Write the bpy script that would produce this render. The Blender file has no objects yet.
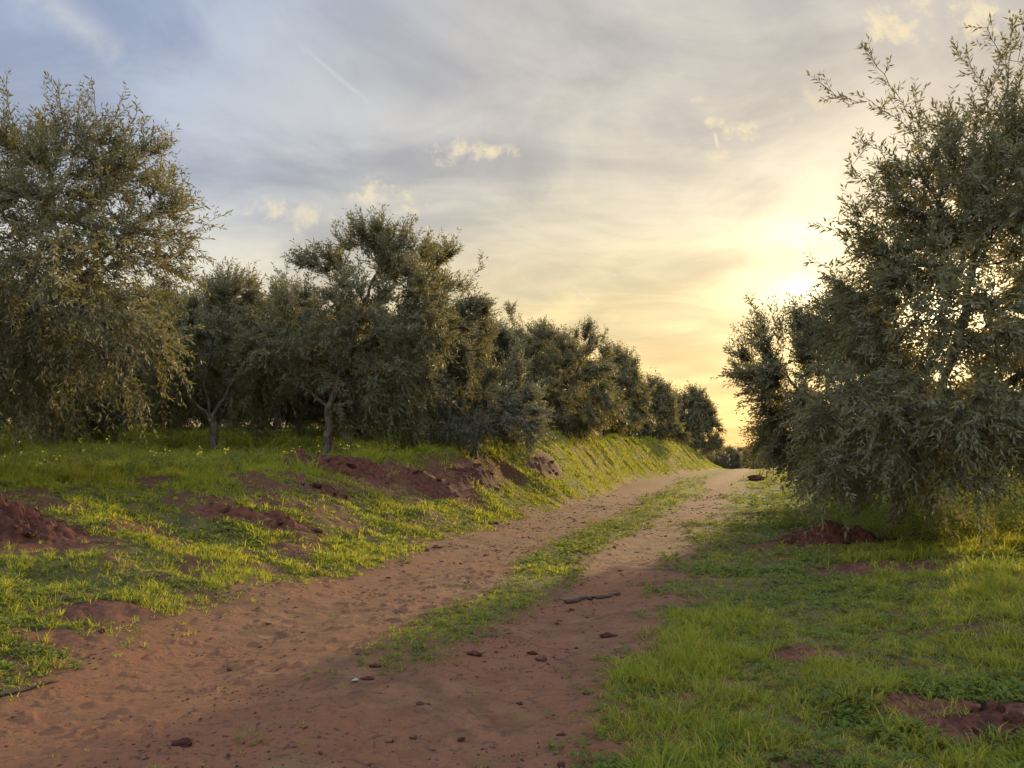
import bpy, math, random
import numpy as np
from mathutils import Vector

SC = bpy.context.scene
COL = SC.collection
F_PX, CX, CY, HOR = 804.0, 512.0, 384.0, 455.0
CAM_H = 1.6
PITCH = math.atan((HOR - CY) / F_PX)


def ray(px, py):
    xc, yc = (px - CX) / F_PX, (CY - py) / F_PX
    return np.array([xc, math.cos(PITCH) - yc * math.sin(PITCH), math.sin(PITCH) + yc * math.cos(PITCH)])


def at(px, py, d):
    """world point seen at a pixel of the photograph, d metres ahead of the camera"""
    r = ray(px, py)
    return r / r[1] * d + np.array([0, 0, CAM_H])


# ------------------------------------------------------------------ noise
def _hash(ix, iy, iz, seed):
    h = (ix.astype(np.int64) * 374761393 + iy.astype(np.int64) * 668265263 + iz.astype(np.int64) * 2147483647 + seed * 974711) & 0xFFFFFFFF
    h = ((h ^ (h >> 13)) * 1274126177) & 0xFFFFFFFF
    h = ((h ^ (h >> 16)) * 2246822519) & 0xFFFFFFFF
    h = h ^ (h >> 15)
    return (h & 0xFFFFFF).astype(np.float64) / float(0xFFFFFF)


def vnoise(x, y, z=None, seed=0):
    x = np.asarray(x, float); y = np.asarray(y, float)
    two = z is None
    z = np.zeros_like(x) if two else np.asarray(z, float)
    ix, iy, iz = np.floor(x), np.floor(y), np.floor(z)
    fx, fy, fz = x - ix, y - iy, z - iz
    fx = fx * fx * fx * (fx * (fx * 6 - 15) + 10); fy = fy * fy * fy * (fy * (fy * 6 - 15) + 10); fz = fz * fz * (3 - 2 * fz)
    def pl(k):
        a = _hash(ix, iy, iz + k, seed); b = _hash(ix + 1, iy, iz + k, seed)
        c = _hash(ix, iy + 1, iz + k, seed); d = _hash(ix + 1, iy + 1, iz + k, seed)
        return (a * (1 - fx) + b * fx) * (1 - fy) + (c * (1 - fx) + d * fx) * fy
    r = pl(0)
    if not two:
        r = r * (1 - fz) + pl(1) * fz
    return r * 2 - 1


def fbm(x, y, octaves=4, seed=0, z=None):
    a, s, t = 1.0, 0.0, 0.0
    x = np.asarray(x, float); y = np.asarray(y, float)
    for o in range(octaves):
        s = s + a * vnoise(x * 2 ** o + o * 17.3, y * 2 ** o - o * 9.1, None if z is None else z * 2 ** o, seed + o)
        t += a; a *= 0.5
    return s / t


def smooth(a, b, x):
    t = np.clip((np.asarray(x, float) - a) / (b - a), 0, 1)
    return t * t * (3 - 2 * t)


# ------------------------------------------------------------------ terrain
RD = np.array([-40, 0, 4, 5.25, 8.9, 12.25, 19.8, 28, 36.8, 50, 64, 100, 400.])
RX = np.array([-6, -2.6, -1.75, -1.4, -0.62, 0.15, 2.35, 4.85, 7.55, 11.9, 16.6, 28.5, 128.])


def road_x(y):
    # soft curve through the measured centre points
    return (np.interp(y - 2.0, RD, RX) + np.interp(y, RD, RX) * 2 + np.interp(y + 2.0, RD, RX)) / 4


BD = np.array([-60, 0, 4, 8, 13, 19, 25, 31, 38, 48, 60, 72, 86, 102, 118, 132, 400.])
BH = np.array([.7, .75, .8, .95, 1.12, 1.25, 1.6, 2.1, 2.45, 2.65, 2.7, 2.75, 2.75, 2.0, .7, .0, .0])
BW = np.array([6.5, 6.5, 6.0, 5.6, 4.6, 3.2, 2.5, 2.4, 2.5, 2.7, 3.0, 3.2, 3.4, 3.6, 3.8, 4., 4.])
LD = np.array([-60, 9, 14, 29, 36, 41.5, 51, 62, 86, 400.])
LO = np.array([2.2, 2.2, 2.45, 2.45, 3.0, 3.8, 4.5, 4.2, 2.9, 2.6])      # left edge of the track, metres from its middle line
SD = np.array([-60, 10, 15, 23, 37, 51, 64, 400.])
SO = np.array([.42, .42, .5, .6, .4, -1.1, -1.4, -.6])   # middle grass strip
SW = np.array([.42, .44, .52, .8, 1.0, 1.1, .9, .9])


def edge_wobble(x, y):
    return (0.32 * vnoise(x * .0 + y * .55, x * .5, seed=5) + 0.16 * vnoise(x * 1.7, y * 1.7, seed=6)) * (1 - .7 * smooth(14, 30, y))


EARTH = []   # (x, y, rx, ry, rot) bare red earth patches, filled below


def bank_ledge(s, y, W):
    nb = fbm(s * .75 + 3, y * .16, 3, seed=51)
    return smooth(.22, .42, nb) * smooth(.1, .35, s / W) * smooth(1.35, .95, s / W) * smooth(26, 34, y) * smooth(110, 90, y)


def height(x, y, fine=True):
    x = np.asarray(x, float); y = np.asarray(y, float)
    u = x - road_x(y)
    s = -u - np.interp(y, LD, LO) + 0.5 * edge_wobble(x, y)
    H, W = np.interp(y, BD, BH), np.interp(y, BD, BW)
    t = smooth(-0.15, 1.0, s / W)
    h = H * t
    h += np.clip(s - W, 0, 40) * 0.018 * smooth(130, 100, y)
    # old terrace lip along the bank with slumped hollows
    lip = np.exp(-((s - W * 0.85) / 0.9) ** 2) * smooth(10, 18, y) * smooth(118, 95, y)
    h += lip * (0.10 + 0.22 * fbm(x * .5, y * .28, 3, seed=11))
    gully = vnoise(x * .45 + 3, y * .33, seed=14)
    h -= smooth(.15, .7, s / W) * smooth(1.3, .8, s / W) * smooth(.1, .7, gully) * 0.22 * smooth(12, 20, y) * smooth(36, 28, y)
    r = u - 2.4
    h += 0.22 * smooth(0.4, 5, r) + 0.2 * smooth(4, 12, r)
    h -= 2.1 * smooth(90, 165, y)
    off = smooth(0.0, 1.2, np.maximum(s, r))
    h += off * (0.13 * fbm(x * .6, y * .6, 3, seed=21) + 0.085 * (1 - .6 * smooth(16, 30, y)) * fbm(x * 1.7, y * 1.7, 4, seed=22))
    h += off * smooth(10, 16, y) * smooth(118, 95, y) * smooth(-.2, .6, s / W) * smooth(1.8, 1.1, s / W) * .20 * fbm(x * .9, y * .45, 4, seed=24)
    led = bank_ledge(s, y, W)
    h -= .09 * led
    # wheel ruts
    rut = np.exp(-((u + 1.35) / .55) ** 2) + np.exp(-((u - 1.45) / .6) ** 2)
    h -= 0.055 * rut
    h += 0.03 * np.exp(-((u - .3) / .5) ** 2)
    h += 0.018 * fbm(x * 1.3, y * 1.3, 3, seed=31)
    if fine:
        near = smooth(30, 8, np.hypot(x, y))
        h += smooth(16, 7, np.hypot(x, y)) * (1 - off) * .006 * smooth(-.1, .7, fbm(x * 11, y * 11, 3, seed=39))
        h += near * (0.008 * fbm(x * 5.5, y * 5.5, 4, seed=33) - 0.006 * smooth(.28, .6, vnoise(x * 4.1, y * 3.3, seed=35)) * (1 - off) + .016 * smooth(.3, .55, fbm(x * 7.3, y * 7.3, 3, seed=36)))
        h += near * off * 0.03 * fbm(x * 7, y * 7, 2, seed=37)
    return h


def masks(x, y):
    """bare (track dirt), green (grass), red (freshly turned earth), each 0..1"""
    x = np.asarray(x, float); y = np.asarray(y, float)
    u = x - road_x(y)
    w = edge_wobble(x, y)
    n1 = fbm(x * 1.1, y * 1.1, 4, seed=41)
    n2 = fbm(x * 3.3, y * 3.3, 3, seed=42)
    left = smooth(-.5, .45, u + np.interp(y, LD, LO) + w * .9 + .3 * n2 + .3 * n1)
    right = smooth(3.15, 1.8, u + 1.0 * smooth(45, 80, y) - w * 1.1 + .9 * n1 + .4 * n2)
    bare = left * right
    strip = np.exp(-((u - np.interp(y, SD, SO) + .18 * vnoise(y * .3, y * 0, seed=44)) / np.interp(y, SD, SW)) ** 4) * smooth(5.2, 8.0, y + 1.5 * n1)
    strip = strip * smooth(-.8, -.1, n2 + .5 + .5 * n1)
    bare = bare * (1 - .92 * strip)
    red = np.zeros_like(x)
    for (ex, ey, rx, ry, ro) in EARTH:
        c, sn = math.cos(ro), math.sin(ro)
        a = ((x - ex) * c + (y - ey) * sn) / rx
        b = (-(x - ex) * sn + (y - ey) * c) / ry
        red = np.maximum(red, smooth(1.25, .65, np.sqrt(a * a + b * b) + .3 * n2 + .2 * n1))
    s = -u - np.interp(y, LD, LO)
    W = np.interp(y, BD, BW)
    # slumped bare faces on the bank
    slump = smooth(.3, .7, s / W) * smooth(1.25, .9, s / W) * smooth(.12, .38, vnoise(x * .45 + 3, y * .33, seed=14) + .35 * n2) * smooth(38, 26, y)
    red = np.maximum(red, .9 * slump)
    red = np.maximum(red, .45 * smooth(.25, .8, bank_ledge(s + .25, y, W) + .3 * n2))
    # bare scuffs within the grass
    scuff = smooth(.16, .42, fbm(x * 1.0 + 7, y * 1.0, 5, seed=47) + .16 * smooth(-2.2, -3.2, u) * smooth(-9, -7, u)) * np.where(u > 0, .55, .85) * smooth(30, 12, y)
    red = np.maximum(red, scuff * (1 - bare))
    green = (1 - bare) * (1 - red)
    return bare, green, red * (1 - .7 * bare)


# ------------------------------------------------------------------ mesh helpers
def np_mesh(name, V, faces, mats, parent=None, smooth_shade=True, attrs=None):
    """faces: list of (index array n x k, material slot)"""
    me = bpy.data.meshes.new(name)
    V = np.asarray(V, np.float32)
    me.vertices.add(len(V)); me.vertices.foreach_set('co', V.ravel())
    loops = np.concatenate([np.asarray(f, np.int32).ravel() for f, m in faces])
    tot = np.concatenate([np.full(len(f), f.shape[1], np.int32) for f, m in faces])
    mi = np.concatenate([np.full(len(f), m, np.int32) for f, m in faces])
    start = np.concatenate([[0], np.cumsum(tot)[:-1]]).astype(np.int32)
    me.loops.add(len(loops)); me.loops.foreach_set('vertex_index', loops)
    me.polygons.add(len(tot)); me.polygons.foreach_set('loop_start', start)
    me.polygons.foreach_set('loop_total', tot)
    me.polygons.foreach_set('material_index', mi)
    me.polygons.foreach_set('use_smooth', np.full(len(tot), smooth_shade, bool))
    for k, arr in (attrs or {}).items():
        a = me.attributes.new(k, 'FLOAT', 'POINT'); a.data.foreach_set('value', np.asarray(arr, np.float32))
    for m in mats:
        me.materials.append(m)
    me.update(calc_edges=True)
    o = bpy.data.objects.new(name, me); COL.objects.link(o)
    if parent:
        o.parent = parent
    return o


def tag(o, label=None, cat=None, group=None, kind=None):
    for k, v in (('label', label), ('category', cat), ('group', group), ('kind', kind)):
        if v:
            o[k] = v
    return o


def empty(name, loc):
    o = bpy.data.objects.new(name, None); COL.objects.link(o)
    o.location = loc; o.empty_display_size = .3
    return o


# ------------------------------------------------------------------ node helpers
class NT:
    def __init__(self, tree):
        self.t = tree; tree.nodes.clear()

    def n(self, typ, **kw):
        nd = self.t.nodes.new(typ)
        for k, v in kw.items():
            setattr(nd, k, v)
        return nd

    def put(self, sock, v):
        if v is None:
            return
        if isinstance(v, bpy.types.NodeSocket):
            self.t.links.new(v, sock)
        elif isinstance(v, (tuple, list)) and sock.type == 'RGBA' and len(v) == 3:
            sock.default_value = (*v, 1)
        else:
            sock.default_value = v

    def m(self, op, a, b=None, c=None, clamp=False):
        nd = self.n('ShaderNodeMath', operation=op, use_clamp=clamp)
        for i, v in enumerate((a, b, c)):
            self.put(nd.inputs[i], v)
        return nd.outputs[0]

    def vm(self, op, a, b=None, s=None):
        nd = self.n('ShaderNodeVectorMath', operation=op)
        self.put(nd.inputs[0], a); self.put(nd.inputs[1], b)
        if s is not None:
            self.put(nd.inputs['Scale'], s)
        return nd.outputs['Value'] if op in ('DOT_PRODUCT', 'LENGTH') else nd.outputs[0]

    def mix(self, f, a, b, blend='MIX'):
        nd = self.n('ShaderNodeMix', data_type='RGBA', blend_type=blend)
        self.put(nd.inputs[0], f); self.put(nd.inputs[6], a); self.put(nd.inputs[7], b)
        return nd.outputs[2]

    def ss(self, v, a, b, lo=0., hi=1.):
        nd = self.n('ShaderNodeMapRange', interpolation_type='SMOOTHSTEP')
        self.put(nd.inputs[0], v)
        for i, q in enumerate((a, b, lo, hi)):
            self.put(nd.inputs[i + 1], q)
        return nd.outputs[0]

    def noise(self, vec, scale, detail=4., rough=.55, dist=0.):
        nd = self.n('ShaderNodeTexNoise')
        self.put(nd.inputs['Vector'], vec)
        for k, v in (('Scale', scale), ('Detail', detail), ('Roughness', rough), ('Distortion', dist)):
            self.put(nd.inputs[k], v)
        return nd.outputs[0]

    def comb(self, x, y, z):
        nd = self.n('ShaderNodeCombineXYZ')
        for i, v in enumerate((x, y, z)):
            self.put(nd.inputs[i], v)
        return nd.outputs[0]

    def ramp(self, f, stops):
        nd = self.n('ShaderNodeValToRGB')
        cr = nd.color_ramp
        while len(cr.elements) < len(stops):
            cr.elements.new(.5)
        for e, (p, c) in zip(cr.elements, stops):
            e.position = p; e.color = (*c, 1)
        self.put(nd.inputs[0], f)
        return nd.outputs[0]

    def attr(self, name):
        return self.n('ShaderNodeAttribute', attribute_name=name).outputs['Fac']


def material(name):
    m = bpy.data.materials.new(name); m.use_nodes = True
    return m, NT(m.node_tree)


def finish(nt, col, rough=.85, normal=None, spec=.2):
    p = nt.n('ShaderNodeBsdfPrincipled')
    nt.put(p.inputs['Base Color'], col); nt.put(p.inputs['Roughness'], rough)
    nt.put(p.inputs['Specular IOR Level'], spec)
    nt.put(p.inputs['Normal'], normal)
    out = nt.n('ShaderNodeOutputMaterial')
    nt.t.links.new(p.outputs[0], out.inputs[0])
    return p


def bump(nt, h, strength, dist):
    b = nt.n('ShaderNodeBump')
    nt.put(b.inputs['Height'], h); nt.put(b.inputs['Strength'], strength); nt.put(b.inputs['Distance'], dist)
    return b.outputs[0]


# ---- ground
def ground_material():
    m, nt = material('earth_and_turf')
    pos = nt.n('ShaderNodeNewGeometry').outputs['Position']
    road, green, red = nt.attr('bare'), nt.attr('green'), nt.attr('red')
    n_big = nt.noise(pos, .55, 4)
    n_mid = nt.noise(pos, 3.2, 6, .62)
    n_fine = nt.noise(pos, 26, 5, .65)
    n_grain = nt.noise(pos, 110, 3, .6)
    dirt = nt.mix(nt.ss(n_mid, .32, .68), (.090, .044, .022), (.172, .083, .042))
    dirt = nt.mix(nt.ss(n_big, .36, .62), dirt, nt.mix(n_mid, (.180, .071, .033), (.122, .057, .029)))
    dirt = nt.mix(nt.ss(n_fine, .55, .70), dirt, (.07, .040, .026))
    blot = nt.noise(nt.vm('MULTIPLY', pos, (1, 1.3, 1)), 8.5, 5, .7, .6)
    dirt = nt.mix(nt.m('MULTIPLY', nt.ss(blot, .54, .64), .8), dirt, (.060, .036, .024))          # crumbs and dark litter
    dirt = nt.mix(nt.m('MULTIPLY', nt.ss(n_grain, .64, .74), .5), dirt, (.28, .155, .095))   # pale grit
    st = nt.noise(nt.vm('MULTIPLY', pos, (1.5, 2.2, 1)), 2.1, 5, .7, .4)
    dirt = nt.mix(nt.m('MULTIPLY', nt.ss(st, .55, .70), .55), dirt, (.105, .085, .030))     # mossy, trodden stains
    turf = nt.mix(nt.ss(n_mid, .35, .65), (.040, .042, .014), (.095, .078, .026))
    turf = nt.mix(nt.ss(n_fine, .5, .7), turf, (.075, .045, .022))
    earth = nt.mix(nt.ss(n_fine, .35, .65), (.052, .021, .013), (.118, .046, .027))
    earth = nt.mix(nt.ss(n_mid, .55, .75), earth, (.17, .085, .040))
    c = nt.mix(green, earth, turf)
    c = nt.mix(road, c, dirt)
    h = nt.m('ADD', nt.m('MULTIPLY', n_fine, .6), nt.m('MULTIPLY', n_grain, .25))
    h = nt.m('ADD', h, nt.m('MULTIPLY', n_mid, .7))
    finish(nt, c, .93, bump(nt, h, .6, .05), .10)
    return m


def soil_material(name, dark, light):
    m, nt = material(name)
    pos = nt.n('ShaderNodeNewGeometry').outputs['Position']
    a = nt.noise(pos, 9, 6, .65); b = nt.noise(pos, 45, 4, .6)
    c = nt.mix(nt.ss(a, .35, .65), dark, light)
    c = nt.mix(nt.ss(b, .58, .72), c, tuple(q * .45 for q in dark))
    finish(nt, c, .95, bump(nt, nt.m('ADD', a, nt.m('MULTIPLY', b, .5)), .9, .04), .1)
    return m


def leaf_material(name, top, under, gold, trans, rough=.5, spec=.35, tcol=None, dry=.88):
    m, nt = material(name)
    g = nt.n('ShaderNodeNewGeometry')
    rnd, back, pos = g.outputs['Random Per Island'], g.outputs['Backfacing'], g.outputs['Position']
    c_top = nt.mix(rnd, tuple(q * .65 for q in top), tuple(min(q * 1.35, 1) for q in top))
    c_top = nt.mix(nt.ss(nt.m('FRACT', nt.m('MULTIPLY', rnd, 37.7)), dry, dry + .08), c_top, gold)
    c_top = nt.mix(nt.m('MULTIPLY', nt.ss(nt.noise(pos, .8, 2), .42, .68), .35), c_top, gold)
    c = nt.mix(back, c_top, nt.mix(rnd, under, tuple(q * .7 for q in under)))
    p = nt.n('ShaderNodeBsdfPrincipled')
    nt.put(p.inputs['Base Color'], c); nt.put(p.inputs['Roughness'], rough); nt.put(p.inputs['Specular IOR Level'], spec)
    t = nt.n('ShaderNodeBsdfTranslucent')
    nt.put(t.inputs[0], nt.mix(rnd, tcol or tuple(q * 2.2 for q in gold), tuple(q * 1.5 for q in (tcol or gold))))
    mx = nt.n('ShaderNodeMixShader'); mx.inputs[0].default_value = trans
    nt.t.links.new(p.outputs[0], mx.inputs[1]); nt.t.links.new(t.outputs[0], mx.inputs[2])
    out = nt.n('ShaderNodeOutputMaterial'); nt.t.links.new(mx.outputs[0], out.inputs[0])
    return m


def bark_material():
    m, nt = material('olive_bark')
    pos = nt.n('ShaderNodeNewGeometry').outputs['Position']
    v = nt.vm('MULTIPLY', pos, (14, 14, 3.5))
    a = nt.noise(v, 1.2, 6, .65, .5)
    c = nt.mix(nt.ss(a, .35, .65), (.030, .024, .018), (.115, .09, .068))
    c = nt.mix(nt.ss(nt.noise(pos, 5, 3), .55, .7), c, (.12, .12, .07))
    finish(nt, c, .9, bump(nt, a, .9, .03), .15)
    return m


MAT_GROUND = ground_material()
MAT_EARTH = soil_material('red_earth', (.050, .020, .012), (.108, .042, .025))
MAT_EARTH_DARK = soil_material('damp_red_earth', (.036, .015, .010), (.085, .031, .020))
MAT_CLOD = soil_material('dry_clod', (.06, .032, .02), (.15, .075, .045))
MAT_BARK = bark_material()
MAT_LEAF = leaf_material('olive_leaf', (.064, .072, .024), (.118, .122, .070), (.130, .108, .032), .22, .55, .2, (.28, .22, .055))
MAT_LEAF_GREY = leaf_material('grey_olive_leaf', (.062, .067, .034), (.125, .128, .092), (.085, .075, .03), .22, .55, .2, (.22, .19, .06))
MAT_GRASS = leaf_material('grass_blade', (.128, .172, .018), (.130, .160, .022), (.29, .21, .050), .42, .75, .06, (.36, .33, .03), .80)
MAT_WEED = leaf_material('weed_leaf', (.088, .132, .022), (.09, .120, .028), (.18, .16, .04), .35, .7, .06, (.22, .22, .035))
MAT_FLOWER, _nt = material('yellow_petal'); finish(_nt, (.62, .50, .05), .7)
MAT_WOOD, _nt = material('weathered_wood')
_p = _nt.n('ShaderNodeNewGeometry').outputs['Position']
_a = _nt.noise(_nt.vm('MULTIPLY', _p, (6, 30, 30)), 1.5, 5)
finish(_nt, _nt.mix(_a, (.022, .015, .012), (.075, .05, .037)), .9, bump(_nt, _a, .6, .01))
MAT_PAPER, _nt = material('pale_paper'); finish(_nt, (.24, .20, .16), .8)

# ------------------------------------------------------------------ earth patches (before the terrain is sampled)
def ground_hit(px, py):
    r = ray(px, py); lo = None
    ts = np.geomspace(2.0, 300, 3000)
    P = np.array([0, 0, CAM_H]) + ts[:, None] * (r / r[1])[None]
    below = P[:, 2] < height(P[:, 0], P[:, 1], False)
    i = int(np.argmax(below)) if below.any() else len(ts) - 1
    return P[i]


for (px, py, rx, ry, ro) in ((20, 535, .95, .7, .3), (330, 473, 1.7, .6, .15), (478, 472, .6, 1.8, -.35), (825, 541, 1.5, .65, 0), (880, 566, 1.3, .5, 0),
                             (985, 722, .62, .42, .2), (262, 522, 1.1, .4, .4), (545, 463, .55, 1.9, -.3), (428, 487, .9, .5, .2), (60, 468, 1.2, .5, 0), (452, 486, .9, 1.3, .3), (800, 655, .30, .2, 0),
                             (100, 610, .5, .3, .2), (60, 640, .5, .25, .2)):
    p = ground_hit(px, py)
    EARTH.append((p[0], p[1], rx, ry, ro))

# ------------------------------------------------------------------ ground sheet and track
ang = np.unique(np.concatenate([np.linspace(-46, 46, 800), np.linspace(46, 314, 120)]))
ang = np.radians(ang[:-1])
rad = np.concatenate([[.4, .8, 1.2, 1.6], np.geomspace(2.0, 110, 660), np.geomspace(116, 2500, 60)])
A, R = np.meshgrid(ang, rad)
GX, GY = R * np.sin(A), R * np.cos(A)
GZ = height(GX, GY)
nr, na = GX.shape
idx = np.arange(nr * na).reshape(nr, na)
nxt = np.roll(idx, -1, axis=1)
quads = np.stack([idx[:-1], nxt[:-1], nxt[1:], idx[1:]], -1).reshape(-1, 4)[:, ::-1]
gv = np.stack([GX, GY, GZ], -1).reshape(-1, 3)
bare, green, red = masks(gv[:, 0], gv[:, 1])
fc = gv[quads].mean(1)
uu = fc[:, 0] - road_x(fc[:, 1])
ww = edge_wobble(fc[:, 0], fc[:, 1])
on_road = (uu + ww * .9 > -np.interp(fc[:, 1], LD, LO) - .05) & (uu - ww * 1.1 < 2.5) & (fc[:, 1] > -40) & (fc[:, 1] < 140)


def sheet(name, q, cap=False):
    used, inv = np.unique(q, return_inverse=True)
    fs = [(inv.reshape(-1, 4), 0)]
    V = gv[used]; at_ = {'bare': bare[used], 'green': green[used], 'red': red[used]}
    if cap:
        return V, fs, at_
    o = np_mesh(name, V, fs, [MAT_GROUND], attrs=at_)
    tag(o, kind='structure')
    return o


sheet('ground', quads[~on_road])
q = quads[on_road]
sheet('dirt_track', q)
# the spot under the camera
cap = np.concatenate([gv[:na], [[0, 0, float(height(np.array([0.]), np.array([0.]))[0])]]])
tri = np.stack([np.arange(na), np.full(na, na), (np.arange(na) + 1) % na], -1)
o = np_mesh('track_surface', cap, [(tri, 0)], [MAT_GROUND], attrs={'bare': np.ones(na + 1), 'green': np.zeros(na + 1), 'red': np.zeros(na + 1)})
tag(o, kind='structure')

# ------------------------------------------------------------------ grass
RNG = np.random.default_rng(7)


def blades(P, h, w, lean, rng, bend=.45, direc=None):
    n = len(P)
    a = rng.uniform(0, 2 * np.pi, n)
    side = np.stack([np.cos(a), np.sin(a), np.zeros(n)], -1) * w[:, None] / 2
    b = a + np.pi / 2 + rng.normal(0, .5, n)
    if direc is not None:
        b = direc; a = b - np.pi / 2 + rng.normal(0, .6, n)
        side = np.stack([np.cos(a), np.sin(a), np.zeros(n)], -1) * w[:, None] / 2
    d = np.stack([np.cos(b), np.sin(b), np.zeros(n)], -1) * (lean * h)[:, None]
    up = np.zeros((n, 3)); up[:, 2] = h
    mid = P + up * .55 + d * .3
    tip = P + up * (1 - bend * lean[:, None] * .5) + d
    V = np.stack([P - side, P + side, mid + side * .75, mid - side * .75, tip], 1).reshape(-1, 3)
    i = np.arange(n)[:, None] * 5
    return V, i + np.array([[0, 1, 2, 3]]), i + np.array([[3, 2, 4]])


def scatter(n, r0, r1, power, rng, amax=44):
    """points in front of the camera; power>1 crowds them towards it"""
    t = rng.random(n) ** power
    r = r0 * (r1 / r0) ** t
    a = np.radians(rng.uniform(-amax, amax, n))
    return r * np.sin(a), r * np.cos(a)


def worn_verge(u, y):
    return smooth(6.2, 3.4, u - .10 * (y - 9)) * smooth(1, 1.6, u) * smooth(7.5, 10, y) * smooth(60, 30, y)


def grass_height(x, y):
    u = x - road_x(y)
    s = -u - np.interp(y, LD, LO); W = np.interp(y, BD, BW)
    base = .038 + .045 * (fbm(x * .9, y * .9, 3, seed=61) + .5).clip(0, 1.3)
    base = base + .13 * smooth(.75, 1.25, s / W) * smooth(8, 13, y) * (vnoise(x * .8, y * .8, seed=62) * .5 + .7)
    r = u - 2.3
    base = base + smooth(.5, 2.2, r) * (.01 + .07 * smooth(.0, .6, fbm(x * .55 + 3, y * .55, 3, seed=63)))
    base = base * (1 - .5 * worn_verge(u, y))
    base = base * np.where((s < -.3) & (u < 2), .42, 1)
    return base


Vs, Qs, Ts, off = [], [], [], 0
for (nt_, m_, r0, r1, wd, rt, hk) in ((62000, 11, 3.2, 11, .0058, .035, 1.0), (52000, 10, 11, 26, .013, .06, 1.05), (36000, 10, 26, 62, .034, .16, 1.1), (9000, 9, 62, 130, .09, .4, 1.2), (34000, 7, 15, 120, .036, .15, 1.25)):
    if m_ == 7:      # the long bank beside the track
        y = 15 * (120 / 15) ** RNG.random(nt_)
        x = road_x(y) - np.interp(y, LD, LO) - np.interp(y, BD, BW) * RNG.uniform(-.1, 1.7, nt_)
    else:
        x, y = scatter(nt_, r0, r1, 1.0, RNG, 41)
    b_, g_, r_ = masks(x, y)
    clump = smooth(-.35, .35, fbm(x * 2.2, y * 2.2, 3, seed=71)) * smooth(-.9, .0, fbm(x * .7, y * .7, 3, seed=72))
    clump = np.maximum(clump, .8 * ((x - road_x(y) < 1.3) & (x - road_x(y) > -2.3)))
    wv = worn_verge(x - road_x(y), y)
    keep = RNG.random(nt_) < (g_ ** 1.5) * (.52 + .48 * clump) * (1 - .6 * wv) + .010 * b_ + .05 * r_
    x, y, cl, b_, r_ = x[keep], y[keep], clump[keep], b_[keep], r_[keep]
    n = len(x)
    th_ = grass_height(x, y) * np.exp(RNG.normal(0, .42, n)) * (.55 + .7 * cl) * hk * (1 - .45 * b_)
    rr_ = rt * (.5 + .8 * RNG.random(n)) * (.6 + th_ / .12 * .5).clip(.5, 1.6)
    ii = np.repeat(np.arange(n), m_)
    N = len(ii)
    ba = RNG.uniform(0, 2 * np.pi, N); bd = np.sqrt(RNG.random(N))
    px_, py_ = x[ii] + np.cos(ba) * bd * rr_[ii], y[ii] + np.sin(ba) * bd * rr_[ii]
    h = th_[ii] * RNG.uniform(.45, 1.15, N)
    wq = wd * (y[ii] / 36 if m_ == 7 else 1)
    lean = .15 + bd * .75 + np.abs(RNG.normal(0, .28, N))
    V, Q, T = blades(np.stack([px_, py_, height(px_, py_) - .008], -1), h, wq * RNG.uniform(.6, 1.5, N), lean, RNG, .45, ba + RNG.normal(0, .7, N))
    Vs.append(V); Qs.append(Q + off); Ts.append(T + off); off += len(V)
o = np_mesh('grass', np.concatenate(Vs), [(np.concatenate(Qs), 0), (np.concatenate(Ts), 0)], [MAT_GRASS], smooth_shade=False)
tag(o, 'short uneven green grass on the verges, bank and middle strip', 'grass', kind='stuff')

# low broad-leaved weeds between the grass
Vs, Qs, off = [], [], 0


def rosettes(x, y, z, size, nl, rng, up=.5):
    """little clumps of oval leaves"""
    n = len(x)
    P = np.repeat(np.stack([x, y, z], -1), nl, 0); sz = np.repeat(size, nl) * rng.uniform(.5, 1.2, n * nl)
    a = rng.uniform(0, 2 * np.pi, n * nl); e = rng.uniform(.1, up * 2, n * nl)
    D = np.stack([np.cos(a) * np.cos(e), np.sin(a) * np.cos(e), np.sin(e)], -1)
    S = np.stack([-np.sin(a), np.cos(a), rng.normal(0, .3, n * nl)], -1)
    P = P + D * (sz * rng.uniform(0, .7, n * nl))[:, None]
    L, Wd = (sz * .75)[:, None], (sz * .26)[:, None]
    dn = np.zeros_like(P); dn[:, 2] = -.2
    V = np.stack([P, P + D * L * .5 + S * Wd, P + (D + dn) * L, P + D * L * .5 - S * Wd], 1).reshape(-1, 3)
    return V, np.arange(n * nl)[:, None] * 4 + np.array([[0, 1, 2, 3]])


for (n, r0, r1, sz) in ((60000, 3.2, 11, .042), (30000, 11, 26, .07), (9000, 26, 60, .14)):
    x, y = scatter(n, r0, r1, 1.0, RNG)
    b_, g_, r_ = masks(x, y)
    keep = RNG.random(n) < g_ * (.12 + smooth(-.15, .4, fbm(x * .8, y * .8 + 9, 3, seed=77)))
    x, y = x[keep], y[keep]
    V, Q = rosettes(x, y, height(x, y) + .01, sz * RNG.uniform(.6, 1.5, len(x)), 9, RNG)
    Vs.append(V); Qs.append(Q + off); off += len(V)
o = np_mesh('ground_weeds', np.concatenate(Vs), [(np.concatenate(Qs), 0)], [MAT_WEED], smooth_shade=False)
tag(o, 'low broad leaved weeds growing through the grass', 'weeds', kind='stuff')


# taller weeds and yellow flowers along the foot of the olive rows
def tall_weeds(n, region, seed, hmin, hmax, leafsize):
    rng = np.random.default_rng(seed)
    x, y = region(n, rng)
    z = height(x, y)
    Vs, Qs, off = [], [], 0
    h = rng.uniform(hmin, hmax, len(x))
    for k in range(7):
        f = (k + .5) / 7
        V, Q = rosettes(x + rng.normal(0, .04, len(x)), y + rng.normal(0, .04, len(x)), z + h * f, leafsize * rng.uniform(.7, 1.3, len(x)) * (1.2 - .6 * f), 5, rng, .6)
        Vs.append(V); Qs.append(Q + off); off += len(V)
    tops = np.stack([x, y, z + h], -1)
    return np.concatenate(Vs), np.concatenate(Qs), tops


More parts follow.
